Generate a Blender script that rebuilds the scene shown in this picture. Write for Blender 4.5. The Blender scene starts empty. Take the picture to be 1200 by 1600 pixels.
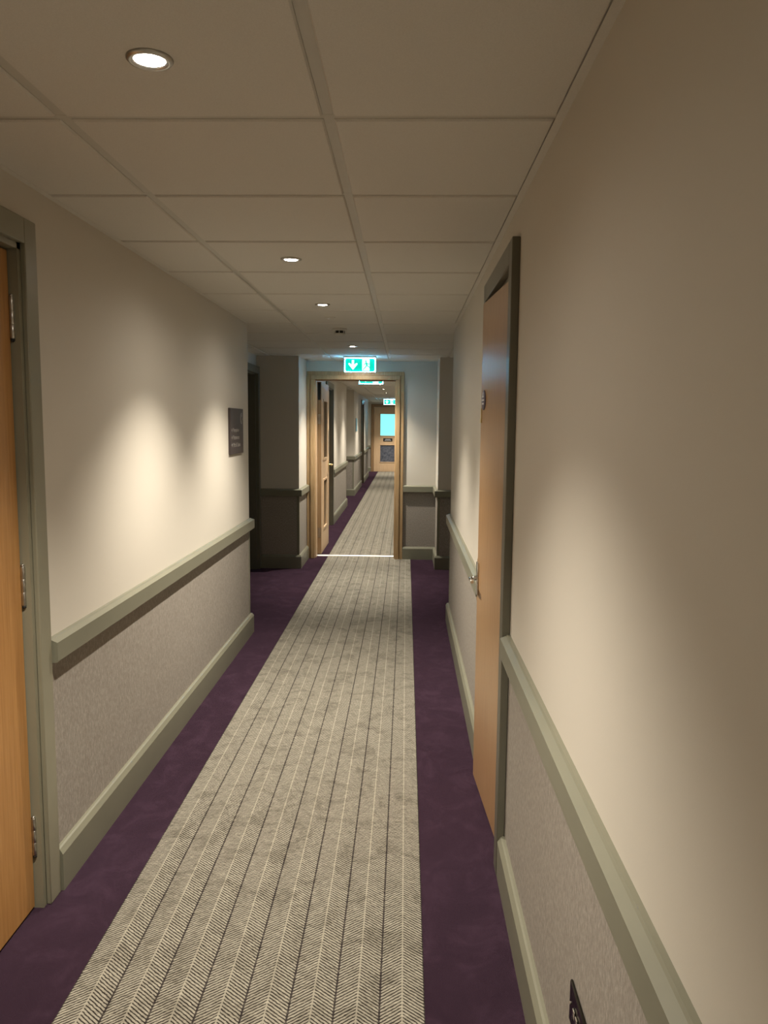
import bpy, bmesh, math, random
from mathutils import Vector, Matrix
random.seed(4)
S = bpy.context.scene
COL = S.collection

# ------------------------------------------------------------------ dimensions (metres, floor z = 0)
XL, XR = -1.11, 0.345          # corridor side walls, near section
XL2 = -1.09                    # left wall from the recess onward
ZC = 2.191                     # ceiling
TB = ZC - 0.004                # underside of the tiles
Y_BACK, Y_DW, Y_DW2, Y_END = -5.0, 8.72, 8.92, 24.9
RAIL_T = 0.832
RUN_L, RUN_R = -0.873, 0.066

# ------------------------------------------------------------------ materials
def srgb(r, g, b):
    f = lambda c: (c/255)/12.92 if c/255 <= .04045 else (((c/255)+.055)/1.055)**2.4
    return (f(r), f(g), f(b), 1)

class NT:
    def __init__(s, name):
        s.m = bpy.data.materials.new(name); s.m.use_nodes = True
        s.t = s.m.node_tree; s.b = s.t.nodes['Principled BSDF']
    def n(s, typ, **kw):
        nd = s.t.nodes.new(typ)
        for k, v in kw.items(): setattr(nd, k, v)
        return nd
    def l(s, a, b): s.t.links.new(a, b)
    def math(s, op, a, b=None, c=None):
        nd = s.n('ShaderNodeMath', operation=op)
        for i, v in enumerate((a, b, c)):
            if v is None: continue
            if isinstance(v, (int, float)): nd.inputs[i].default_value = v
            else: s.l(v, nd.inputs[i])
        return nd.outputs[0]
    def coord(s, scale=(1, 1, 1)):
        tc = s.n('ShaderNodeTexCoord'); mp = s.n('ShaderNodeMapping')
        mp.inputs['Scale'].default_value = scale
        s.l(tc.outputs['Object'], mp.inputs['Vector']); return mp.outputs[0]
    def noise(s, scale, detail=3, rough=.5, coord=(1, 1, 1), dist=0):
        nd = s.n('ShaderNodeTexNoise'); s.l(s.coord(coord), nd.inputs['Vector'])
        nd.inputs['Scale'].default_value = scale; nd.inputs['Detail'].default_value = detail
        nd.inputs['Roughness'].default_value = rough; nd.inputs['Distortion'].default_value = dist
        return nd.outputs['Fac']
    def ramp(s, fac, stops):
        nd = s.n('ShaderNodeValToRGB'); s.l(fac, nd.inputs[0])
        e = nd.color_ramp.elements
        while len(e) < len(stops): e.new(.5)
        for i, (p, c) in enumerate(stops): e[i].position = p; e[i].color = c
        return nd.outputs[0]
    def mix(s, fac, a, b, mode='MIX'):
        nd = s.n('ShaderNodeMix', data_type='RGBA', blend_type=mode)
        for i, v in ((0, fac), (6, a), (7, b)):
            if isinstance(v, (int, float)): nd.inputs[i].default_value = v
            elif isinstance(v, tuple): nd.inputs[i].default_value = v
            else: s.l(v, nd.inputs[i])
        return nd.outputs[2]
    def bump(s, h, strength, dist=.002):
        nd = s.n('ShaderNodeBump'); nd.inputs['Strength'].default_value = strength
        nd.inputs['Distance'].default_value = dist
        s.l(h, nd.inputs['Height']); s.l(nd.outputs[0], s.b.inputs['Normal'])
    def base(s, v, rough=.6, metal=0, spec=.5, coat=0):
        if isinstance(v, tuple): s.b.inputs['Base Color'].default_value = v
        else: s.l(v, s.b.inputs['Base Color'])
        s.b.inputs['Roughness'].default_value = rough; s.b.inputs['Metallic'].default_value = metal
        s.b.inputs['Specular IOR Level'].default_value = spec
        s.b.inputs['Coat Weight'].default_value = coat
        return s.m

def plain(name, col, rough=.5, metal=0, spec=.5, tint=.06, scale=30):
    t = NT(name); n = t.noise(scale, 3)
    a = tuple(c*(1-tint) for c in col[:3])+(1,); b = tuple(min(1, c*(1+tint)) for c in col[:3])+(1,)
    return t.base(t.ramp(n, [(.3, a), (.7, b)]), rough, metal, spec)

def emit(name, col, strength):
    t = NT(name); t.base(tuple(col)+(1,), .4)
    t.b.inputs['Emission Color'].default_value = tuple(col)+(1,)
    t.b.inputs['Emission Strength'].default_value = strength
    return t.m

# smooth vinyl on the upper walls
t = NT('wall_vinyl_cream'); n = t.noise(260, 4, .6); n2 = t.noise(2.0, 2)
c = t.mix(t.math('MULTIPLY', n2, .5), (.60, .56, .49, 1), (.56, .525, .46, 1))
t.bump(n, .12, .001); M_WALL = t.base(c, .62, spec=.35)
# woven vinyl below the rail
t = NT('wall_vinyl_woven'); n = t.noise(150, 5, .7, (1, 1, .45)); n2 = t.noise(420, 2, .5, (1, 1, 1)); n3 = t.noise(3, 2)
c = t.ramp(n, [(.33, (.175, .150, .128, 1)), (.5, (.245, .218, .188, 1)), (.68, (.36, .325, .285, 1))])
c = t.mix(t.math('MULTIPLY', n2, .35), c, (.40, .37, .33, 1)); t.bump(n, .3, .002)
M_DADO = t.base(c, .7, spec=.3)
M_TRIM = plain('paint_grey_green', (.185, .180, .132, 1), .38, spec=.5, tint=.03, scale=8)
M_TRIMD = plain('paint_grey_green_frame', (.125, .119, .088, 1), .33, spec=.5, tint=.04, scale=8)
t = NT('ceiling_tile_white'); n = t.noise(380, 3, .6)
t.bump(n, .15, .001); M_TILE = t.base(t.ramp(n, [(.3, (.60, .575, .53, 1)), (.7, (.66, .635, .585, 1))]), .75, spec=.3)
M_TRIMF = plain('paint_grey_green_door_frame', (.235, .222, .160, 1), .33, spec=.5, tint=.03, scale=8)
M_GRID = plain('ceiling_grid_metal', (.50, .48, .43, 1), .4, spec=.5, tint=.02)
# purple carpet
t = NT('carpet_purple'); n = t.noise(6.5, 6, .7, (1.3, 1, 1), .9); n2 = t.noise(650, 2, .6)
c = t.ramp(n, [(.38, (.0050, .0021, .0032, 1)), (.5, (.0090, .0042, .0066, 1)), (.63, (.0240, .0125, .0200, 1))])
c = t.mix(t.math('MULTIPLY', n2, .5), c, (.024, .012, .0185, 1))
t.bump(n2, .8, .004); M_PURPLE = t.base(c, .95, spec=.0); t.b.inputs['Sheen Weight'].default_value = .15; t.b.inputs['Sheen Tint'].default_value = (.75, .46, .72, 1); t.b.inputs['Sheen Roughness'].default_value = .6
# herringbone runner
t = NT('carpet_herringbone')
tc = t.n('ShaderNodeTexCoord'); sp = t.n('ShaderNodeSeparateXYZ'); t.l(tc.outputs['Object'], sp.inputs[0])
P = (RUN_R-RUN_L)/8
wob = t.math('MULTIPLY', t.math('SUBTRACT', t.noise(90, 2), .5), .006)
wob2 = t.math('MULTIPLY', t.math('SUBTRACT', t.noise(70, 2, .5, (1, 1.3, 1)), .5), .006)
u = t.math('FRACT', t.math('DIVIDE', t.math('SUBTRACT', sp.outputs[0], RUN_L), P))
tri = t.math('MULTIPLY', t.math('ABSOLUTE', t.math('SUBTRACT', u, .5)), 2)      # 0 on the light line, 1 on the dark line
yy = t.math('ADD', sp.outputs[1], wob)
ph = t.math('DIVIDE', t.math('ADD', yy, t.math('MULTIPLY', tri, P*.5*.80)), .0114)
st = t.math('FRACT', ph)
stripe = t.math('MULTIPLY', t.math('ABSOLUTE', t.math('SUBTRACT', st, .5)), 2)
sm = t.n('ShaderNodeMapRange', interpolation_type='SMOOTHSTEP'); t.l(stripe, sm.inputs[0])
sm.inputs[1].default_value = .30; sm.inputs[2].default_value = .50
speck = t.noise(330, 3, .7); mott = t.noise(9, 5, .7, (1, 1, 1), .8)
dark = t.mix(speck, (.010, .007, .006, 1), (.034, .027, .022, 1))
light = t.mix(speck, (.20, .184, .148, 1), (.46, .43, .355, 1))
c = t.mix(sm.outputs[0], dark, light)
uu = t.math('ADD', tri, t.math('MULTIPLY', wob2, 4))
lightline = t.math('LESS_THAN', uu, .038)
darkline = t.math('GREATER_THAN', uu, .955)
c = t.mix(t.math('MULTIPLY', lightline, .85), c, (.36, .335, .27, 1))
c = t.mix(t.math('MULTIPLY', darkline, .9), c, (.013, .007, .010, 1))
c = t.mix(t.math('MULTIPLY', mott, .30), c, (.060, .055, .044, 1))
c = t.mix(1.0, c, t.ramp(mott, [(.38, (.70, .69, .68, 1)), (.52, (1, 1, 1, 1))]), 'MULTIPLY')
blot = t.ramp(t.noise(34, 4, .65, (1, 2.2, 1), .5), [(.32, (.78, .77, .76, 1)), (.50, (1, 1, 1, 1)), (.66, (1.0, 1.0, 1.0, 1))])
c = t.mix(1.0, c, blot, 'MULTIPLY')
hi = t.ramp(t.noise(46, 4, .7, (1, 2.4, 1), .5), [(.50, (0, 0, 0, 1)), (.72, (.10, .092, .072, 1))])
c = t.mix(1.0, c, hi, 'ADD')
t.bump(t.math('ADD', t.math('MULTIPLY', sm.outputs[0], .6), speck), .6, .003)
M_RUN = t.base(c, .93, spec=.12)

def wood(name, a, b, c3, rough, coat=0, axis='z', fine=1.0):
    t = NT(name)
    sc = {'z': (34, 34, 1.3), 'y': (34, 1.3, 34), 'x': (1.3, 34, 34)}[axis]
    sc2 = {'z': (9, 9, .75), 'y': (9, .75, 9), 'x': (.75, 9, 9)}[axis]
    n1 = t.noise(3.2*fine, 4, .6, sc); n2 = t.noise(1.1, 2, .5, sc2, .6)
    wv = t.math('FRACT', t.math('MULTIPLY', n2, 7)); wv = t.math('MULTIPLY', wv, wv)
    c = t.ramp(n1, [(.30, a), (.55, b), (.75, c3)])
    c = t.mix(t.math('MULTIPLY', wv, .22), c, c3)
    t.bump(n1, .06, .001)
    m = t.base(c, rough, spec=.5, coat=coat); t.b.inputs['Coat Roughness'].default_value = .22
    return m
M_BEECH = wood('veneer_beech', (.33, .155, .045, 1), (.40, .20, .063, 1), (.47, .255, .09, 1), .42)
M_BEECH_S = wood('veneer_beech_satin', (.34, .19, .085, 1), (.40, .235, .11, 1), (.45, .28, .14, 1), .30, .25)
M_OAK = wood('timber_oak', (.30, .185, .085, 1), (.40, .265, .135, 1), (.50, .35, .19, 1), .45)
M_OAKL = wood('veneer_pale_oak', (.50, .34, .20, 1), (.57, .40, .245, 1), (.63, .46, .30, 1), .42)
M_OAKE = wood('timber_lipping_brown', (.20, .12, .055, 1), (.27, .165, .08, 1), (.33, .21, .11, 1), .5)
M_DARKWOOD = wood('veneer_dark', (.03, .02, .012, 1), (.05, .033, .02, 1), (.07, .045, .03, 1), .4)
M_STEEL = plain('steel_satin', (.52, .50, .46, 1), .3, 1, tint=.1, scale=60)
M_CHROME = plain('steel_polished', (.75, .73, .70, 1), .12, 1, tint=.02)
M_THRESH = plain('threshold_aluminium', (.86, .84, .78, 1), .45, .6, tint=.02)
M_BRASS = plain('brass_pale', (.75, .60, .30, 1), .35, .6, tint=.05)
M_NICKEL = plain('black_nickel', (.035, .030, .025, 1), .12, .9, tint=.05)
M_BLACK = plain('plastic_black', (.012, .012, .012, 1), .4, tint=.05)
M_DARK = plain('seal_dark', (.02, .018, .015, 1), .8, tint=.05)
M_WHITEP = plain('plastic_white', (.62, .60, .55, 1), .4, tint=.02)
M_PLUM = plain('sign_plum', (.050, .038, .037, 1), .5, tint=.05)
M_OVAL = plain('sign_purple', (.09, .075, .13, 1), .4, tint=.05)
M_LETTER = plain('lettering_grey', (.26, .24, .22, 1), .5, tint=.02)
M_LETTERW = plain('lettering_white', (.7, .7, .72, 1), .5, tint=.02)
M_GASKET = plain('skirting_paint_dark', (.05, .045, .035, 1), .7)
M_LENS = emit('lamp_lens', (1, .93, .84), 55)
M_SGREEN = emit('sign_green_lit', (.0, .62, .42), .95)
M_SWHITE = emit('sign_white_lit', (.72, .95, 1.0), 1.5)
M_SEDGE = emit('sign_edge_lit', (.20, .62, 1.0), 70.0)
M_DAYPANE = emit('glazing_daylit', (.23, .82, .84), 1.1)
t = NT('glass_clear'); t.base((.93, .95, .95, 1), .03); t.b.inputs['Transmission Weight'].default_value = 1; t.b.inputs['IOR'].default_value = 1.45
M_GLASS = t.m
t = NT('glass_dim'); n = t.noise(14, 3, .6); t.base(t.ramp(n, [(.35, (.055, .062, .085, 1)), (.7, (.13, .14, .17, 1))]), .15); M_GLASSD = t.m
t = NT('sign_silver_blue'); t.base((.45, .62, .78, 1), .25, .6); M_SILV = t.m

# ------------------------------------------------------------------ mesh helpers
class MB:
    def __init__(s): s.bm = bmesh.new(); s.mats = []
    def mi(s, m):
        if m not in s.mats: s.mats.append(m)
        return s.mats.index(m)
    def box(s, x0, x1, y0, y1, z0, z1, m, bev=0, seg=2, M=None):
        r = bmesh.ops.create_cube(s.bm, size=1); vs = r['verts']
        for v in vs:
            v.co = Vector(((x0+x1)/2+v.co.x*(x1-x0), (y0+y1)/2+v.co.y*(y1-y0), (z0+z1)/2+v.co.z*(z1-z0)))
            if M: v.co = M @ v.co
        fs = list({f for v in vs for f in v.link_faces}); i = s.mi(m)
        for f in fs: f.material_index = i
        if bev:
            es = list({e for f in fs for e in f.edges})
            r = bmesh.ops.bevel(s.bm, geom=es, offset=bev, segments=seg, affect='EDGES', profile=.5)
            for f in r['faces']: f.material_index = i; f.smooth = True
        return s
    def prism(s, pts, vec, m, closed=True):
        """polygon pts (3D list) swept by vec"""
        i = s.mi(m); vec = Vector(vec)
        a = [s.bm.verts.new(Vector(p)) for p in pts]; b = [s.bm.verts.new(Vector(p)+vec) for p in pts]
        f = [s.bm.faces.new(a), s.bm.faces.new(b[::-1])]
        for k in range(len(pts)):
            q = (k+1) % len(pts); f.append(s.bm.faces.new((a[k], b[k], b[q], a[q])))
        for x in f: x.material_index = i
        return s
    def run(s, p0, p1, nrm, prof, m, e0=0, e1=0):
        """profile [(depth, z)] swept from p0 to p1 (xy), depth along nrm, mitred outwards where e = 1"""
        i = s.mi(m); n = Vector((nrm[0], nrm[1], 0)); d_ = Vector((p1[0]-p0[0], p1[1]-p0[1], 0)).normalized()
        a = [s.bm.verts.new(Vector((p0[0], p0[1], z))+n*d-d_*(d*e0)) for d, z in prof]
        b = [s.bm.verts.new(Vector((p1[0], p1[1], z))+n*d+d_*(d*e1)) for d, z in prof]
        f = [s.bm.faces.new(a), s.bm.faces.new(b[::-1])]
        for k in range(len(prof)):
            q = (k+1) % len(prof); f.append(s.bm.faces.new((a[k], b[k], b[q], a[q])))
        for x in f: x.material_index = i
        return s
    def lathe(s, prof, m, centre=(0, 0, 0), axis='z', seg=40, smooth=True):
        i = s.mi(m); c = Vector(centre); rings = []
        for r, h in prof:
            ring = []
            for k in range(seg):
                a = 2*math.pi*k/seg; x, y = r*math.cos(a), r*math.sin(a)
                p = {'z': Vector((x, y, h)), 'x': Vector((h, x, y)), 'y': Vector((x, h, y))}[axis]
                ring.append(s.bm.verts.new(c+p))
            rings.append(ring)
        for a, b in zip(rings, rings[1:]):
            for k in range(seg):
                q = (k+1) % seg; f = s.bm.faces.new((a[k], a[q], b[q], b[k])); f.material_index = i; f.smooth = smooth
        for ring in (rings[0], rings[-1]):
            f = s.bm.faces.new(ring); f.material_index = i
        return s
    def tube(s, pts, r, m, seg=14):
        i = s.mi(m); rings = []
        pts = [Vector(p) for p in pts]
        for j, p in enumerate(pts):
            d = (pts[min(j+1, len(pts)-1)]-pts[max(j-1, 0)]).normalized()
            a = d.orthogonal().normalized() if j == 0 else (a-d*a.dot(d)).normalized()
            b = d.cross(a)
            rings.append([s.bm.verts.new(p+(a*math.cos(2*math.pi*k/seg)+b*math.sin(2*math.pi*k/seg))*r) for k in range(seg)])
        for x, y in zip(rings, rings[1:]):
            for k in range(seg):
                q = (k+1) % seg; f = s.bm.faces.new((x[k], x[q], y[q], y[k])); f.material_index = i; f.smooth = True
        for ring in (rings[0], rings[-1]): s.bm.faces.new(ring).material_index = i
        return s
    def obj(s, name, parent=None, **props):
        bmesh.ops.recalc_face_normals(s.bm, faces=s.bm.faces[:])
        me = bpy.data.meshes.new(name); s.bm.to_mesh(me); s.bm.free()
        for m in s.mats: me.materials.append(m)
        o = bpy.data.objects.new(name, me); COL.objects.link(o)
        if parent: o.parent = parent
        for k, v in props.items(): o[k] = v
        return o

def struct(mb, name, label=None):
    o = mb.obj(name, kind='structure')
    if label: o['label'] = label
    return o
def empty(name, loc, label, cat=None, group=None, rotz=0, kind=None):
    o = bpy.data.objects.new(name, None); COL.objects.link(o); o.location = loc; o.rotation_euler = (0, 0, rotz)
    o.empty_display_size = .05; o['label'] = label
    if cat: o['category'] = cat
    if group: o['group'] = group
    if kind: o['kind'] = kind
    return o
def dup(root, loc, label, group=None):
    r = root.copy(); COL.objects.link(r); r.location = loc; r['label'] = label
    if group: r['group'] = group
    for ch in list(root.children):
        c = ch.copy(); COL.objects.link(c); c.parent = r
        for g in list(ch.children):
            d = g.copy(); COL.objects.link(d); d.parent = c
    return r
def lettering(body, size, m, parent, M, name='lettering', extrude=.0006, align='LEFT'):
    cu = bpy.data.curves.new(name, 'FONT'); cu.body = body; cu.size = size; cu.extrude = extrude; cu.align_x = align
    tmp = bpy.data.objects.new('tmp', cu); COL.objects.link(tmp)
    bpy.context.view_layer.update()
    me = bpy.data.meshes.new_from_object(tmp.evaluated_get(bpy.context.evaluated_depsgraph_get()))
    bpy.data.objects.remove(tmp); bpy.data.curves.remove(cu)
    me.transform(M); me.materials.clear(); me.materials.append(m); me.name = name
    o = bpy.data.objects.new(name, me); COL.objects.link(o); o.parent = parent
    return o

# ------------------------------------------------------------------ floor
struct(MB().box(-2.2, 1.3, Y_BACK-.2, Y_END+.4, -.1, 0, M_PURPLE), 'floor', 'mottled dark purple carpet along both edges of the corridor')
def runner(y0, y1, label):
    o = MB().box(RUN_L, RUN_R, y0, y1, 0.0, .003, M_RUN).obj('carpet_runner', label=label, category='carpet')
runner(Y_BACK, 8.872, 'grey herringbone carpet strip running from the foreground to the doorway')
runner(8.915, Y_END-.02, 'grey herringbone carpet strip beyond the doorway, up to the far glazed door')
mb = MB()
mb.prism([(-1.0, 8.865, 0), (-1.0, 8.922, 0), (-1.0, 8.908, .008), (-1.0, 8.876, .008)], (.88, 0, 0), M_THRESH)
struct(mb, 'trim_threshold', 'bright metal threshold strip across the open doorway')

# ------------------------------------------------------------------ walls
ZD = .80
def wseg(mb, x0, x1, y0, y1, z0=0, z1=ZC+.01):
    if z0 < ZD: mb.box(x0, x1, y0, y1, z0, min(ZD, z1), M_DADO)
    if z1 > ZD: mb.box(x0, x1, y0, y1, max(ZD, z0), z1, M_WALL)
def wall_y(mb, x0, x1, y0, y1, ops=()):
    y = y0
    for a, b, zt in ops:
        wseg(mb, x0, x1, y, a); wseg(mb, x0, x1, a, b, zt); y = b
    wseg(mb, x0, x1, y, y1)
A0, A1 = 1.44, 2.285          # near-left door opening
B0, B1 = 2.575, 3.315         # right door opening
C0, C1 = 7.15, 8.0            # left recess door opening
D0, D1 = 10.75, 11.62         # first door past the doorway
E0, E1 = 19.15, 20.05         # second door past the doorway
LC, RC = 5.53, 5.95           # outer corners where the recesses start
LB, RB = 8.08, 8.13           # blocks where they end
mb = MB(); wall_y(mb, -1.9, XL, Y_BACK, LC, [(A0, A1, 2.01)]); struct(mb, 'wall_left', 'cream wall with grey woven lower covering, left of the runner')
mb = MB(); wall_y(mb, -1.9, -1.53, LC, LB, [(C0, C1, 2.0)]); struct(mb, 'wall_left_recess', 'shadowed back wall of the left recess')
mb = MB(); wseg(mb, -1.9, XL2-.01, LB, Y_DW); struct(mb, 'wall_left_block', 'dark facing wall left of the timber doorway')
mb = MB(); wall_y(mb, XR, 1.0, Y_BACK, RC, [(B0, B1, 2.015)]); struct(mb, 'wall_right', 'cream wall with grey woven lower covering, right of the runner')
mb = MB(); wseg(mb, .80, 1.0, RC, RB); struct(mb, 'wall_right_recess')
mb = MB(); wseg(mb, XR-.01, 1.0, RB, Y_DW); struct(mb, 'wall_right_block', 'dark narrow facing wall right of the timber doorway')
mb = MB()
wseg(mb, -1.9, -1.035, Y_DW, Y_DW2); wseg(mb, -.09, 1.0, Y_DW, Y_DW2); wseg(mb, -1.035, -.09, Y_DW, Y_DW2, 2.01)
struct(mb, 'wall_doorway', 'blue-tinted wall around the timber doorway')
mb = MB()
wall_y(mb, -1.9, XL2, Y_DW2, 14.4, [(D0, D1, 2.0)]); struct(mb, 'wall_left_middle', 'left wall beyond the doorway')
mb = MB(); wseg(mb, -1.9, -1.5, 14.4, 16.45); struct(mb, 'wall_left_middle_recess')
mb = MB(); wall_y(mb, -1.9, XL2, 16.45, 22.7, [(E0, E1, 2.02)]); struct(mb, 'wall_left_far', 'left wall near the far glazed door')
mb = MB(); wseg(mb, -1.9, -1.5, 22.7, Y_END); struct(mb, 'wall_left_far_recess')
mb = MB(); wseg(mb, XR, 1.0, Y_DW2, Y_END); struct(mb, 'wall_right_far')
mb = MB(); wseg(mb, -1.9, -1.02, Y_END, Y_END+.2); wseg(mb, -.10, 1.0, Y_END, Y_END+.2); wseg(mb, -1.02, -.10, Y_END, Y_END+.2, 2.04)
struct(mb, 'wall_end', 'end wall around the far glazed door')
mb = MB(); wseg(mb, -1.9, 1.0, Y_BACK-.2, Y_BACK); struct(mb, 'wall_back')
# rooms behind the doors are closed off by the leaves; closing panels for the deep reveals
# ------------------------------------------------------------------ rails, skirtings, corner beads
RT = .032
RAIL = [(0, RAIL_T), (.010, RAIL_T), (.014, RAIL_T-.004), (RT, RAIL_T-.012), (RT, RAIL_T-.072), (RT-.004, RAIL_T-.076), (0, RAIL_T-.076)]
SK = .024
SKIRT = [(0, .142), (.008, .142), (.014, .139), (SK, .122), (SK, 0), (0, 0)]
def railskirt(tag, runs):
    a, b = MB(), MB()
    for (p0, p1, n, e0, e1) in runs:
        d = Vector((p1[0]-p0[0], p1[1]-p0[1])).normalized()
        for mb, pr, th in ((a, RAIL, RT), (b, SKIRT, SK)):
            mb.run(p0, p1, n, pr, M_TRIM, e0, e1)
    a.obj('trim_rail_'+tag, kind='structure', label='grey-green dado rail, '+tag.replace('_', ' '))
    b.obj('baseboard_'+tag, kind='structure', label='grey-green baseboard, '+tag.replace('_', ' '))
W_L, W_R = (1, 0), (-1, 0)
railskirt('left', [((XL, Y_BACK), (XL, A0-.075), W_L, 0, 0), ((XL, A1+.075), (XL, LC), W_L, 0, 1), ((-1.53, LC), (XL, LC), (0, 1), 0, 1)])
railskirt('left_block', [((-1.50, LB), (XL2-.01, LB), (0, -1), 0, 1), ((XL2-.01, LB), (XL2-.01, Y_DW), W_L, 1, 0)])
railskirt('left_recess', [((-1.53, LC), (-1.53, C0-.075), W_L, 0, 0)])
railskirt('right', [((XR, Y_BACK), (XR, B0-.075), W_R, 0, 0), ((XR, B1+.075), (XR, RC), W_R, 0, 1), ((XR, RC), (.80, RC), (0, 1), 1, 0)])
railskirt('right_recess', [((.80, RC), (.80, RB), W_R, 0, 0)])
railskirt('right_block', [((XR-.01, RB), (.80, RB), (0, -1), 1, 0), ((XR-.01, RB), (XR-.01, Y_DW), W_R, 1, 0)])
railskirt('doorway', [((-.028, Y_DW), (XR-.01, Y_DW), (0, -1), 0, 0)])
railskirt('left_middle', [((XL2, Y_DW2), (XL2, D0-.075), W_L, 0, 0), ((XL2, D1+.075), (XL2, 14.4), W_L, 0, 1), ((-1.5, 14.4), (XL2, 14.4), (0, 1), 0, 1)])
railskirt('left_middle_recess', [((-1.5, 14.4), (-1.5, 16.45), W_L, 0, 0)])
railskirt('left_far', [((-1.5, 16.45), (XL2, 16.45), (0, -1), 0, 1), ((XL2, 16.45), (XL2, E0-.075), W_L, 1, 0), ((XL2, E1+.075), (XL2, 22.7), W_L, 0, 1), ((-1.5, 22.7), (XL2, 22.7), (0, 1), 0, 1)])
railskirt('left_far_recess', [((-1.5, 22.7), (-1.5, Y_END), W_L, 0, 0)])
railskirt('right_far', [((XR, Y_DW2), (XR, Y_END), W_R, 0, 0)])
railskirt('end', [((-1.5, Y_END), (-1.105, Y_END), (0, -1), 0, 0), ((-.02, Y_END), (XR, Y_END), (0, -1), 0, 0)])
railskirt('back', [((-1.12, Y_BACK), (XR, Y_BACK), (0, 1), 0, 0)])
def bead(tag, x, y, sx, sy):
    """angle bead wrapping the outer corner (x, y); the corridor face runs along -sy, return face along -sx"""
    mb = MB(); w, t_ = .024, .0025
    xa, xb = sorted((x+sx*t_, x-sx*w)); ya, yb = sorted((y+sy*t_, y))
    mb.box(xa, xb, ya, yb, .142, RAIL_T-.076, M_TRIM)
    xa, xb = sorted((x+sx*t_, x)); ya, yb = sorted((y, y-sy*w))
    mb.box(xa, xb, ya, yb, .142, RAIL_T-.076, M_TRIM)
    struct(mb, 'trim_bead_'+tag)
bead('left', XL, LC, 1, 1); bead('left_block', XL2-.01, LB, 1, -1); bead('right', XR, RC, -1, 1); bead('right_block', XR-.01, RB, -1, -1)
bead('left_middle', XL2, 14.4, 1, 1); bead('left_far', XL2, 16.45, 1, -1)

# ------------------------------------------------------------------ suspended ceiling
GX0, GY0, T_ = -.7825, 1.844, .6
mb = MB()
mb.box(-1.9, 1.0, Y_BACK-.2, Y_END+.2, ZC+.006, ZC+.05, M_GRID)
def tile(x0, x1, y0, y1):
    i = mb.mi(M_TILE); e = .004; zt, zb = ZC+.006, TB-.002
    o = [mb.bm.verts.new(p) for p in ((x0, y0, zt), (x1, y0, zt), (x1, y1, zt), (x0, y1, zt))]
    m_ = [mb.bm.verts.new(p) for p in ((x0, y0, zb+e), (x1, y0, zb+e), (x1, y1, zb+e), (x0, y1, zb+e))]
    n_ = [mb.bm.verts.new(p) for p in ((x0+e, y0+e, zb), (x1-e, y0+e, zb), (x1-e, y1-e, zb), (x0+e, y1-e, zb))]
    for k in range(4):
        q = (k+1) % 4
        mb.bm.faces.new((o[k], o[q], m_[q], m_[k])).material_index = i
        mb.bm.faces.new((m_[k], m_[q], n_[q], n_[k])).material_index = i
    mb.bm.faces.new(n_).material_index = i
for kx in range(-2, 3):
    for ky in range(-12, 40):
        g = .0125
        x0, x1 = GX0+kx*T_+g, GX0+(kx+1)*T_-g; y0, y1 = GY0+ky*T_+g, GY0+(ky+1)*T_-g
        if y1 < Y_BACK or y0 > Y_END: continue
        inrec = y1 > LC and y0 < LB+.02
        if not inrec and x1 < XL+.02: continue
        x0 = max(x0, -1.51); x1 = min(x1, .78)
        if y0 < Y_DW-.02 < y1: y1 = Y_DW-.02
        if y0 > Y_DW-.03 and y0 < Y_DW2: y0 = Y_DW2+.02
        if x1-x0 < .02 or y1-y0 < .02: continue
        if not inrec:
            x0 = max(x0, (XL if y0 < 8 else XL2)+.022) if kx <= -1 else x0
            if x0 < XR < x1 or kx == 1: x1 = min(x1, XR-.022)
            if x1-x0 < .02: continue
        if x1 <= x0: continue
        tile(x0, x1, y0, y1)
struct(mb, 'ceiling', 'suspended ceiling of square off-white tiles')
# grid faces between the tiles + wall angle
mb = MB(); g = .012; zg0, zg1 = ZC-.0005, ZC+.006
for kx in range(-1, 3):
    x = GX0+kx*T_
    if kx in (-1, 2):
        mb.box(x-g, x+g, LC-.3, LB+.3, zg0, zg1, M_GRID)
    else: mb.box(x-g, x+g, Y_BACK, Y_END, zg0, zg1, M_GRID)
for ky in range(-11, 39):
    y = GY0+ky*T_
    if y < Y_BACK or y > Y_END: continue
    a, b = (-1.53, .80) if LC < y < LB else (XL-.01, XR+.01)
    mb.box(a, b, y-g, y+g, zg0-.0003, zg1, M_GRID)
for (x0, x1, y0, y1) in ((XL, XL+.02, Y_BACK, LC), (XR-.02, XR, Y_BACK, RC), (-1.53, -1.51, LC, LB), (.78, .80, RC, RB), (-1.53, XL2-.01, LB-.02, LB), (XR-.01, .8, RB-.02, RB),
                         (XL2-.01, XL2+.01, LB-.02, Y_DW), (XR-.03, XR-.01, RB-.02, Y_DW), (XL2, XR, Y_DW-.02, Y_DW), (XL2, XR, Y_DW2, Y_DW2+.02), (XL2, XL2+.02, Y_DW2, 14.4), (XL2, XL2+.02, 16.45, 22.7), (XR-.02, XR, Y_DW2, Y_END), (-1.5, XR, Y_END-.02, Y_END),
                         (-1.53, XL, LC, LC+.02), (XR, .8, RC, RC+.02)):
    mb.box(x0, x1, y0, y1, ZC-.003, zg1, M_TRIM if False else M_TILE)
struct(mb, 'trim_grid', 'thin metal grid between the ceiling tiles')

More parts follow.
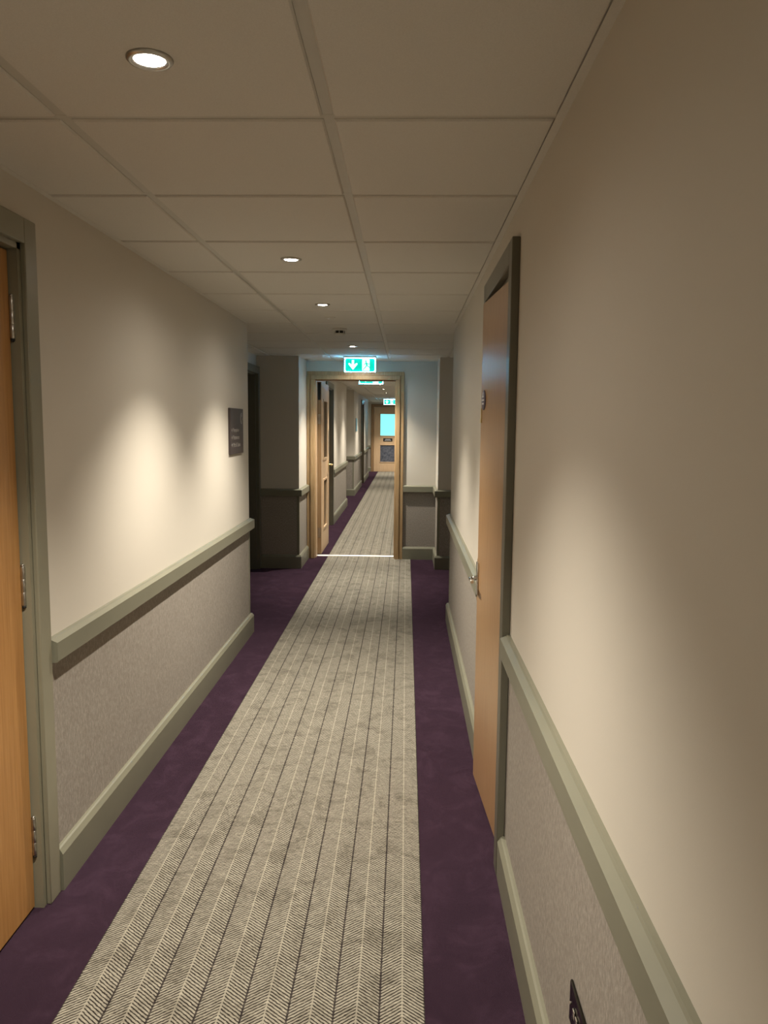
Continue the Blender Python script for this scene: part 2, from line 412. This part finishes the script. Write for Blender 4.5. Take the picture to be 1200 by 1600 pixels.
# ------------------------------------------------------------------ doors
def architrave(mb, plane, n, a0, a1, ztop, w, th, m, axis='y'):
    """moulding around an opening a0..a1 on a wall plane; n = direction into the corridor"""
    def bx(u0, u1, z0, z1, t0, t1):
        p0, p1 = sorted((plane+n*t0, plane+n*t1))
        if axis == 'y': mb.box(p0, p1, u0, u1, z0, z1, m, .003)
        else: mb.box(u0, u1, p0, p1, z0, z1, m, .003)
    bx(a0-w, a0, 0, ztop+w, 0, th); bx(a1, a1+w, 0, ztop+w, 0, th); bx(a0-.001, a1+.001, ztop, ztop+w, 0, th)
def jambs(mb, x0, x1, a0, a1, ztop, t_, m, axis='y', d=.0):
    """linings x0..x1 deep"""
    def bx(u0, u1, z0, z1, p0=x0, p1=x1):
        if axis == 'y': mb.box(p0, p1, u0, u1, z0, z1, m)
        else: mb.box(u0, u1, p0, p1, z0, z1, m)
    bx(a0, a0+t_, 0, ztop); bx(a1-t_, a1, 0, ztop); bx(a0, a1, ztop-t_, ztop)
def hinge_at(parent, x, y, z, hgt=.118, r=.0068, m=None):
    mb = MB(); m = m or M_STEEL
    for k in range(3):
        a = z-hgt/2+k*hgt/3
        mb.lathe([(r*.93, a), (r, a+.0006), (r, a+hgt/3-.0006), (r*.93, a+hgt/3)], m, (x, y, 0), seg=20)
    mb.lathe([(.002, z-hgt/2-.010), (r*.85, z-hgt/2-.007), (r*.85, z-hgt/2)], M_DARK, (x, y, 0), seg=20)
    mb.lathe([(r*.75, z+hgt/2), (r*.75, z+hgt/2+.004), (.002, z+hgt/2+.007)], m, (x, y, 0), seg=20)
    mb.box(x-.012, x, y-.004, y+.012, z-hgt/2, z+hgt/2, M_DARK)
    return mb.obj('hinge', parent)
def lever(parent, face, y, z, nx, ny, m=M_CHROME, plate=(.04, .17)):
    """lever handle on a leaf whose face is x=face, normal nx; lever points ny along y"""
    mb = MB(); w, h = plate
    a, b = sorted((face, face+nx*.008)); mb.box(a, b, y-w/2, y+w/2, z-h*.62, z+h*.38, m, .003)
    mb.lathe([(.011, 0), (.011, nx*.012), (.008, nx*.016), (.008, nx*.05)], m, (face, y, z), axis='x', seg=20)
    mb.tube([(face+nx*.05, y, z), (face+nx*.053, y+ny*.012, z), (face+nx*.054, y+ny*.06, z), (face+nx*.053, y+ny*.11, z-.001), (face+nx*.045, y+ny*.118, z-.001)], .0085, m)
    return mb.obj('handle', parent)

# door 1, near left
d = empty('door_1', (0, 0, 0), 'orange beech door cropped by the left edge of the photo, in a grey-green frame', kind='structure')
mb = MB(); architrave(mb, XL, 1, A0, A1, 2.01, .072, .016, M_TRIMF); jambs(mb, XL-.12, XL+.001, A0, A1, 2.01, .018, M_TRIMF)
mb.box(XL-.09, XL-.075, A0+.018, A0+.03, 0, 1.99, M_TRIMF); mb.box(XL-.09, XL-.075, A1-.03, A1-.018, 0, 1.99, M_TRIMF)
mb.obj('door_frame', d)
lf = MB().box(XL-.070, XL-.026, A0+.021, A1-.022, .008, 1.987, M_BEECH, .0015).obj('door_leaf', d)
for z in (1.80, 1.02, .235): hinge_at(lf, XL-.020, A1-.020, z)
lever(lf, XL-.026, A0+.08, 1.0, 1, 1)

# door 2, right wall, standing slightly ajar into the corridor
d = empty('door_2', (0, 0, 0), 'beech cupboard door standing slightly ajar on the right wall, with oval plaque and lever handle', kind='structure')
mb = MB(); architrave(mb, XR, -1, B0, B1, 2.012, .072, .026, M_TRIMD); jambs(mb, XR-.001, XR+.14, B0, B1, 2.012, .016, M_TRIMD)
mb.obj('door_frame', d)
MB().box(XR+.13, XR+.14, B0, B1, 0, 2.0, M_DARK).obj('dark_backing', d)  # dark sheet closing the cupboard opening behind the ajar leaf
hx, hy = XR+.004, B0+.02
far = Vector((.306, 3.262)); ang = math.atan2(-(far.x-hx), far.y-hy)
W = (far-Vector((hx, hy))).length
lf = MB().box(0, .044, 0, W, .006, 1.992, M_BEECH_S, .0015).obj('door_leaf', d)
lf.location = (hx, hy, 0); lf.rotation_euler = (0, 0, ang)
mb = MB().box(-.007, 0, W-.04, W-.006, .80, .94, M_CHROME, .003)
mb.lathe([(.010, 0), (.010, -.014), (.007, -.018), (.007, -.028)], M_CHROME, (0, W-.022, .872), axis='x', seg=20)
mb.tube([(-.026, W-.022, .872), (-.034, W-.026, .872), (-.037, W-.05, .872), (-.036, W-.10, .870)], .0065, M_CHROME)
mb.obj('handle', lf, label='chrome lever handle')
mb = MB().box(-.001, .04, W-.0005, W+.0012, .77, .95, M_CHROME); mb.box(.010, .028, W, W+.010, .86, .88, M_CHROME, .003); mb.obj('latch_plate', lf)
mb = MB(); mb.lathe([(.0395, 0), (.0395, -.0035), (.037, -.005), (.001, -.005)], M_OVAL, (0, W-.075, 1.605), axis='x', seg=40)
pq = mb.obj('plaque', lf, label='round purple plaque with white lettering')
Mx = Matrix(((0, 0, -1, -.0054), (-1, 0, 0, W-.075), (0, 1, 0, 1.607), (0, 0, 0, 1)))
mb = MB()
for zz, ww in ((.014, .018), (0, .026), (-.014, .020)): mb.box(-.0062, -.005, W-.075-ww, W-.075+ww, 1.605+zz-.0035, 1.605+zz+.0035, M_LETTERW)
mb.lathe([(.008, -.005), (.008, -.0062)], M_LETTERW, (0, W-.075, 1.629), axis='x', seg=16)
mb.obj('lettering', pq)
mb = MB(); mb.box(-.0025, .0, W-.022, W-.004, 1.532, 1.572, M_BRASS, .001); mb.box(-.004, .0, W-.026, W-.001, 1.515, 1.532, M_BRASS, .001)
mb.obj('catch_plate', lf, label='small pale brass plate below the plaque')

# door 3, left recess, in shadow
d = empty('door_3', (0, 0, 0), 'dark door in the shadowed left recess beside the directory sign wall', kind='structure')
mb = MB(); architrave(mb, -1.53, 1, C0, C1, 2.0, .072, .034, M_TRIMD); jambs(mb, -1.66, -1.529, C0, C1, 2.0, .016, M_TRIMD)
mb.obj('door_frame', d)
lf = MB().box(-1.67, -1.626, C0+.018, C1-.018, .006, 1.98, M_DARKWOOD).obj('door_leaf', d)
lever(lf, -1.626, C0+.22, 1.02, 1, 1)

# door 4, timber doorway with its leaf folded open
d = empty('door_4', (0, 0, 0), 'oak-framed doorway with a twin-pane door folded open against the left wall', kind='structure')
FX0, FX1, FZ = -1.009, -.116, 1.985
mb = MB()
def oak_arch(mb, y0, sgn, m):
    w = .088
    for (w0, w1, th) in ((0, .046, .034), (.046, w, .024)):
        a, b = sorted((y0, y0+sgn*th))
        mb.box(FX0-w1, FX0-w0, a, b, 0, FZ+w0 if w0 else FZ, m, .003); mb.box(FX1+w0, FX1+w1, a, b, 0, FZ+w0 if w0 else FZ, m, .003)
        mb.box(FX0-w1, FX1+w1, a, b, FZ+w0, FZ+w1, m, .003)
oak_arch(mb, Y_DW, -1, M_OAK); oak_arch(mb, Y_DW2, 1, M_OAK)
mb.box(FX0-.026, FX0, Y_DW-.002, Y_DW2+.002, 0, FZ+.026, M_OAK); mb.box(FX1, FX1+.026, Y_DW-.002, Y_DW2+.002, 0, FZ+.026, M_OAK)
mb.box(FX0, FX1, Y_DW-.002, Y_DW2+.002, FZ, FZ+.026, M_OAK)
mb.box(FX0, FX0+.010, Y_DW+.03, Y_DW+.13, 0, FZ, M_OAKL, .002); mb.box(FX1-.010, FX1, Y_DW+.03, Y_DW+.13, 0, FZ, M_OAK, .002); mb.box(FX0, FX1, Y_DW+.03, Y_DW+.13, FZ-.010, FZ, M_OAKE, .002)
mb.obj('door_frame', d)
# leaf: face x = -.962, edge facing the camera
lx0, lx1, ly0, ly1, lz0, lz1 = -1.008, -.963, 8.955, 9.815, .008, 1.972
gy0, gy1 = ly0+.20, ly1-.235
H1, H2 = (1.09, 1.775), (.275, .85)
mb = MB()
for (a, b, c_, e) in ((ly0+.006, gy0, lz0, lz1), (gy1, ly1-.006, lz0, lz1), (gy0, gy1, lz0, H2[0]), (gy0, gy1, H2[1], H1[0]), (gy0, gy1, H1[1], lz1)):
    mb.box(lx0, lx1, a, b, c_, e, M_OAKL)
mb.box(lx0, lx1, ly0, ly0+.006, lz0, lz1, M_OAKE); mb.box(lx0, lx1, ly1-.006, ly1, lz0, lz1, M_OAKE)
lf = mb.obj('door_leaf', d)
for z0, z1 in (H1, H2):
    mb = MB()
    for xs in ((lx1-.012, lx1+.008), (lx0-.008, lx0+.012)):
        for (a, b, c_, e) in ((gy0-.008, gy0+.014, z0-.01, z1+.01), (gy1-.014, gy1+.008, z0-.01, z1+.01), (gy0, gy1, z0-.014, z0+.014), (gy0, gy1, z1-.014, z1+.010)):
            mb.box(xs[0], xs[1], a, b, c_, e, M_OAKL, .002)
    bd = mb.obj('glazing_bead', lf)
    MB().box(-.988, -.982, gy0+.006, gy1-.006, z0+.006, z1-.006, M_GLASS).obj('glass_pane', bd)
mb = MB(); mb.box(-1.001, -.971, ly0-.0015, ly0+.001, 1.50, 1.61, M_STEEL)
for z in (1.53, 1.58): mb.lathe([(.004, -.0025), (.004, 0)], M_CHROME, (-.986, ly0, z), axis='y', seg=12)
mb.obj('hinge', lf, label='steel hinge plate')
mb = MB(); mb.box(-1.001, -.971, ly0-.0015, ly0+.001, .20, .31, M_STEEL); mb.obj('hinge', lf)
MB().box(-1.001, -.971, ly0-.0012, ly0+.001, 1.77, 1.96, M_DARK).obj('hinge', lf, label='dark sheet painting the shadow at the top of the leaf edge')  # no hinge here: shadow on the leaf's upper edge painted as a dark sheet
mb = MB(); mb.box(lx1, lx1+.003, ly1-.075, ly1-.012, 1.14, 1.42, M_STEEL, .001); mb.obj('push_plate', lf)
lever(lf, lx1, ly1-.05, 1.0, 1, -1, M_BRASS, (.03, .12))

# doors 5 and 6, beyond
def plain_door(n, y0, y1, label, leafmat):
    d = empty('door_%d' % n, (0, 0, 0), label, kind='structure')
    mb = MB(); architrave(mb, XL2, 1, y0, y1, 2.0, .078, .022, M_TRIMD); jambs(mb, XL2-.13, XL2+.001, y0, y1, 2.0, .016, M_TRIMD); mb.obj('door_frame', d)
    lf = MB().box(XL2-.085, XL2-.041, y0+.018, y1-.018, .006, 1.98, leafmat, .001).obj('door_leaf', d)
    lever(lf, XL2-.041, y0+.09, 1.0, 1, 1); return d
plain_door(5, D0, D1, 'bedroom door in grey frame on the left wall, just behind the folded open leaf', M_BEECH_S)
plain_door(6, E0, E1, 'narrowly seen door in the left wall next to the far glazed door', M_BEECH_S)

# door 7, far end
d = empty('door_7', (0, 0, 0), 'pale timber door with bright cyan upper pane at the far end of the corridor', kind='structure')
mb = MB()
mb.box(-1.105, -1.02, Y_END-.025, Y_END+.1, 0, 2.125, M_OAKE, .003); mb.box(-.10, -.015, Y_END-.025, Y_END+.1, 0, 2.125, M_OAKE, .003); mb.box(-1.02, -.10, Y_END-.025, Y_END+.1, 2.04, 2.125, M_OAKE, .003)
mb.obj('door_frame', d)
ex0, ex1, ey0, ey1 = -1.016, -.104, Y_END+.01, Y_END+.055; gx0, gx1 = -.825, -.30
mb = MB()
U, Lw = (1.13, 1.825), (.30, .85)
for (a, b, c_, e) in ((ex0, gx0, .006, 2.036), (gx1, ex1, .006, 2.036), (gx0, gx1, .006, Lw[0]), (gx0, gx1, Lw[1], U[0]), (gx0, gx1, U[1], 2.036)):
    mb.box(a, b, ey0, ey1, c_, e, M_OAKL)
lf = mb.obj('door_leaf', d)
for (z0, z1), m_, lb in ((U, M_DAYPANE, 'bright cyan lit pane'), (Lw, M_GLASSD, 'dim grey-blue lower pane')):
    mb = MB()
    for (a, b, c_, e) in ((gx0-.006, gx0+.014, z0-.012, z1+.012), (gx1-.014, gx1+.006, z0-.012, z1+.012), (gx0, gx1, z0-.012, z0+.012), (gx0, gx1, z1-.012, z1+.012)):
        mb.box(a, b, ey0-.010, ey0+.01, c_, e, M_OAKL, .002)
    bd = mb.obj('glazing_bead', lf); MB().box(gx0+.004, gx1-.004, ey0+.012, ey0+.020, z0+.004, z1-.004, m_).obj('glass_pane', bd, label=lb)
pq = MB().box(-.72, -.43, ey0-.006, ey0, .955, 1.055, M_BLACK, .002).obj('plaque', lf, label='small black plaque with white lettering')
mb = MB()
for z, w in ((1.022, .07), (.992, .10)):
    x = -.575-w
    while x < -.575+w: 
        l_ = random.uniform(.012, .024); mb.box(x, min(x+l_, -.575+w), ey0-.0072, ey0-.006, z-.008, z+.008, M_LETTERW); x += l_+.006
mb.obj('lettering', pq)
hd = MB(); hd.box(ex1-.09, ex1-.05, ey0-.008, ey0, .96, 1.12, M_STEEL, .002); hd.tube([(ex1-.07, ey0, 1.04), (ex1-.07, ey0-.05, 1.04), (ex1-.09, ey0-.055, 1.04), (ex1-.17, ey0-.055, 1.04)], .009, M_STEEL); hd.obj('handle', lf)

# ------------------------------------------------------------------ downlights
LPOW = 226.0
ZL = TB-.002
root = empty('downlight', (-.49, 1.55, ZL), 'large bright recessed downlight nearest the foreground, upper left ceiling', 'ceiling light', 'recessed ceiling downlights')
mb = MB(); mb.lathe([(.0435, .0), (.0435, -.0025), (.040, -.006), (.034, -.0065), (.030, -.004), (.0285, -.001), (.0285, 0)], M_STEEL, seg=56); mb.obj('bezel', root)
mb = MB(); mb.lathe([(.0284, -.0005), (.026, -.0035), (.015, -.005), (.001, -.0055)], M_LENS, seg=40); mb.obj('lamp_lens', root)
def spot(name, power, deg, blend, parent, rad=.022):
    ld = bpy.data.lights.new(name, 'SPOT'); ld.energy = power; ld.spot_size = math.radians(deg); ld.spot_blend = blend
    ld.color = (1, .91, .77); ld.shadow_soft_size = rad
    o = bpy.data.objects.new(name, ld); COL.objects.link(o); o.parent = parent; o.location = (0, 0, -.03); return o
spot('lamp_beam', LPOW, 103, 1, root)
spot('lamp_spill', LPOW*.065, 165, 1, root)
LIGHTS = [(-.487, 3.355, 'second downlight from the foreground, in the middle of its ceiling tile'),
          (-.488, 4.60, 'third downlight from the foreground, before the smoke detector'),
          (-.481, 7.03, 'small downlight between the smoke detector and the exit sign over the doorway'),
          (-.50, 8.42, 'downlight hidden behind the exit sign above the timber doorway'),
          (-.47, 10.05, 'downlight hidden behind the doorway head'),
          (-.46, 11.9, 'downlight just beyond the doorway lighting the left wall beside the open leaf'),
          (-.455, 13.7, 'downlight beyond the doorway before the second recess'),
          (-.455, 15.6, 'tiny downlight beyond the doorway, nearest of the three seen through it'),
          (-.455, 17.5, 'tiny downlight beyond the doorway, middle of the three seen through it'),
          (-.45, 20.4, 'tiny downlight beyond the doorway, above the farthest exit sign'),
          (-.45, 23.85, 'downlight in front of the far glazed door'),
          (-.49, -.85, 'downlight behind the viewpoint, first one back'),
          (-.49, -2.65, 'downlight behind the viewpoint, second one back')]
for x, y, lb in LIGHTS:
    r = dup(root, (x, y, ZL), lb)
    if 'far glazed' in lb:
        for c in r.children:
            if c.type == 'LIGHT': c.data = c.data.copy(); c.data.energy *= 1.6
    if 'between the smoke detector' in lb:                     # this fitting has a narrower beam than its neighbours
        for c in r.children:
            if c.type == 'LIGHT':
                c.data = c.data.copy()
                if c.data.spot_size > 2: c.data.energy *= .1
                else: c.data.energy *= 1.1; c.data.spot_size = math.radians(64)

# ------------------------------------------------------------------ smoke detector, sensor
r = empty('smoke_detector', (-.487, 5.76, ZL), 'white smoke detector with dark vents on the ceiling before the exit sign', 'smoke detector')
mb = MB(); mb.lathe([(.052, 0), (.052, -.008), (.047, -.014), (.042, -.016)], M_WHITEP); mb.obj('base', r)
mb = MB(); mb.lathe([(.036, -.016), (.036, -.036), (.030, -.036)], M_BLACK); mb.obj('sensing_chamber', r)
mb = MB(); mb.lathe([(.041, -.034), (.042, -.038), (.036, -.046), (.015, -.049), (.001, -.049)], M_WHITEP)
for k in range(7):
    a = 2*math.pi*(k+.5)/7
    mb.box(-.0025, .0025, .0355, .0405, -.036, -.014, M_WHITEP, M=Matrix.Rotation(a, 4, 'Z'))
mb.obj('cap', r)
r = empty('motion_sensor', (-.50, 5.16, ZL), 'tiny flat white ceiling sensor between third downlight and smoke detector', 'sensor')
mb = MB(); mb.lathe([(.036, 0), (.034, -.003), (.012, -.006)], M_TILE); mb.obj('base', r)
mb = MB(); mb.lathe([(.0115, -.005), (.010, -.010), (.001, -.013)], M_LETTERW, (-.006, 0, 0)); mb.obj('lens', r)

# ------------------------------------------------------------------ exit signs
def flat(mb, pts, y, th, m): mb.prism([(x, y, z) for x, z in pts], (0, -th, 0), m)
def limb(mb, a, b, w, y, th, m):
    a, b = Vector(a), Vector(b); n = (b-a).normalized(); n = Vector((-n.y, n.x))*w/2
    flat(mb, [a+n, b+n, b-n, a-n], y, th, m)
def make_exit(loc, label):
    r = empty('exit_sign', loc, label, 'exit sign', 'hanging green exit signs')
    # local: x across, z down from the ceiling
    mb = MB(); mb.box(-.165, .165, -.022, .022, -.014, 0, M_WHITEP, .002); mb.obj('mounting_rail', r)
    w, z0, z1 = .157, -.156, -.016
    mb = MB()
    for (a, b, c_, e) in ((-w, w, z1-.003, z1), (-w, w, z0, z0+.003), (-w, -w+.003, z0, z1), (w-.003, w, z0, z1)):
        mb.box(a, b, -.007, .007, c_, e, M_SEDGE)
    for sx in (-1, 1):
        for zz in (z0+.012, z1-.012): mb.lathe([(.005, -.009), (.005, .009)], M_SWHITE, (sx*(w-.012), 0, zz), axis='y', seg=16)
    mb.obj('lit_edge', r)
    p = MB().box(-w+.003, w-.003, -.004, .004, z0+.003, z1-.003, M_SGREEN).obj('panel', r)
    mb = MB(); cx, cz = -.072, -.086
    for y, th in ((-.004, .0012), (.0052, .0012)):
        flat(mb, [(cx-.012, cz+.05), (cx+.012, cz+.05), (cx+.012, cz), (cx+.030, cz+.018), (cx+.046, cz+.018), (cx+.046, cz+.006), (cx, cz-.05), (cx-.046, cz+.006), (cx-.046, cz+.018), (cx-.030, cz+.018), (cx-.012, cz)], y, th, M_SWHITE)
    mb.obj('arrow', p)
    mb = MB()
    for y, th in ((-.004, .0012), (.0052, .0012)): flat(mb, [(.022, z0+.012), (.022, z1-.012), (.098, z1-.012), (.098, z0+.012)], y, th, M_SWHITE)
    mb.obj('door_pictogram', p)
    mb = MB(); y, th = -.0052, .001; q = M_SGREEN
    c = Vector((.060, -.048)); flat(mb, [(c.x+.008*math.cos(k*math.pi/6), c.y+.008*math.sin(k*math.pi/6)) for k in range(12)], y, th, q)
    for a, b, w_ in (((.062, -.058), (.070, -.092), .015), ((.064, -.062), (.046, -.078), .007), ((.046, -.078), (.040, -.092), .006), ((.066, -.064), (.088, -.080), .007), ((.088, -.080), (.096, -.070), .006),
                     ((.070, -.090), (.094, -.106), .009), ((.094, -.106), (.112, -.128), .009), ((.069, -.090), (.052, -.112), .009), ((.052, -.112), (.030, -.134), .008)):
        limb(mb, a, b, w_, y, th, q)
    mb.obj('running_figure', p)
    return r
ex = make_exit((-.478, 8.12, ZL+.002), 'lit green exit sign with down arrow above the timber doorway')
dup(ex, (-.470, 10.5, ZL+.002), 'exit sign beyond the doorway, mostly cut off by the doorway head')
dup(ex, (-.46, 21.6, ZL+.002), 'small distant exit sign above the far glazed door')

# ------------------------------------------------------------------ directory sign on the left wall
r = empty('directory_sign', (XL, 5.10, 1.452), 'dark plum directory sign with three pale lines of lettering on the left wall', 'sign')
mb = MB(); mb.box(0, .014, -.195, .195, -.146, .146, M_PLUM, .003, 3); pn = mb.obj('panel', r)
# text plane: reads along +y as seen from the corridor (camera looks along +y at the left wall)
Mt = lambda y, z: Matrix(((0, 0, 1, .0145), (1.12, 0, 0, y), (0, 1, 0, z), (0, 0, 0, 1)))
for z, s_ in ((-.005, 'Reception'), (-.052, 'Restaurant'), (-.100, 'Lifts & Stairs')):
    lettering(s_, .038, M_LETTER, pn, Mt(-.12, z))
    mb = MB(); mb.prism([(.0141, -.165, z+.011), (.0141, -.145, z+.024), (.0141, -.145, z-.002)], (.001, 0, 0), M_LETTER); mb.obj('arrow', pn)
mb = MB()
cy, cz, R_ = .135, .082, .036
pts = [(.0141, cy+R_*math.cos(a), cz+R_*math.sin(a)) for a in [math.radians(60+k*15) for k in range(17)]]
pts += [(.0141, cy+.010+R_*.80*math.cos(a), cz+R_*.86*math.sin(a)) for a in [math.radians(292-k*15) for k in range(16)]]
mb.prism(pts, (.001, 0, 0), M_LETTER)
for sy, sz, sr in ((.146, .100, .012), (.163, .078, .010), (.146, .062, .009)):
    mb.prism([(.0141, sy+(sr if k % 2 == 0 else sr*.42)*math.sin(k*math.pi/5), sz+(sr if k % 2 == 0 else sr*.42)*math.cos(k*math.pi/5)) for k in range(10)], (.001, 0, 0), M_LETTER)
mb.obj('emblem', pn)

# far wall plate, silver-blue
r = empty('wall_sign', (XL2, 17.15, 1.48), 'narrow pale blue sign plate on the left wall beyond the doorway', 'sign')
MB().box(0, .018, -.17, .17, -.14, .14, M_SILV, .004).obj('panel', r)

# ------------------------------------------------------------------ double socket, right wall bottom
r = empty('power_socket', (XR, 1.385, .375), 'black nickel double power socket low on the right wall by the bottom edge', 'socket')
mb = MB(); w, h = .073, .043
mb.box(-.007, 0, -w, w, -h, h, M_NICKEL, .004, 3); mb.obj('faceplate', r)
for sy in (-1, 1):
    mb = MB(); mb.box(-.011, -.006, sy*.011+.012-.007, sy*.011+.012+.007, -.004, .014, M_CHROME, .002); mb.obj('rocker', r)
for sy in (-1, 1):
    c = sy*.036-.004; mb = MB()
    for (p, q, a, b) in ((c-.003, c+.003, -.004, .008), (c-.014, c-.007, -.022, -.016), (c+.007, c+.014, -.022, -.016)):
        mb.box(-.0078, -.006, p, q, a, b, M_BLACK)
    mb.obj('pin_holes', r)
for sy in (-1, 1):
    mb = MB(); mb.lathe([(.0035, -.007), (.0030, -.0088), (.001, -.0092)], M_CHROME, (0, sy*.060, 0), axis='x', seg=16); mb.obj('screw', r)

# ------------------------------------------------------------------ world, camera, view
w_ = bpy.data.worlds.new('World'); S.world = w_; w_.use_nodes = True
w_.node_tree.nodes['Background'].inputs[0].default_value = (.5, .6, .7, 1); w_.node_tree.nodes['Background'].inputs[1].default_value = .02
f, pi_, ya, ro = 1228.88, .1116, .0271, .0090
cy_, sy_ = math.cos(ya), math.sin(ya)
F = Vector((-sy_*math.cos(pi_), cy_*math.cos(pi_), -math.sin(pi_))); Rv = Vector((cy_, sy_, 0)); Uv = Rv.cross(F)
R2 = Rv*math.cos(ro)+Uv*math.sin(ro); U2 = -Rv*math.sin(ro)+Uv*math.cos(ro)
cam = bpy.data.cameras.new('camera'); co = bpy.data.objects.new('camera', cam); COL.objects.link(co)
m4 = Matrix.Identity(4)
for i in range(3): m4[i][0] = R2[i]; m4[i][1] = U2[i]; m4[i][2] = -F[i]
m4[0][3], m4[1][3], m4[2][3] = 0, 0, 1.5074
co.matrix_world = m4
cam.sensor_fit = 'VERTICAL'; cam.sensor_height = 24; cam.lens = f/1600*24; cam.clip_start = .02; cam.clip_end = 100
S.camera = co
S.view_settings.view_transform = 'Standard'; S.view_settings.look = 'None'; S.view_settings.gamma = 1; S.view_settings.use_curve_mapping = False
S.view_settings.exposure = 0.0
S.cycles.max_bounces = 16; S.cycles.diffuse_bounces = 10; S.cycles.glossy_bounces = 6; S.cycles.transmission_bounces = 8
S.cycles.sample_clamp_indirect = 6; S.cycles.use_denoising = True
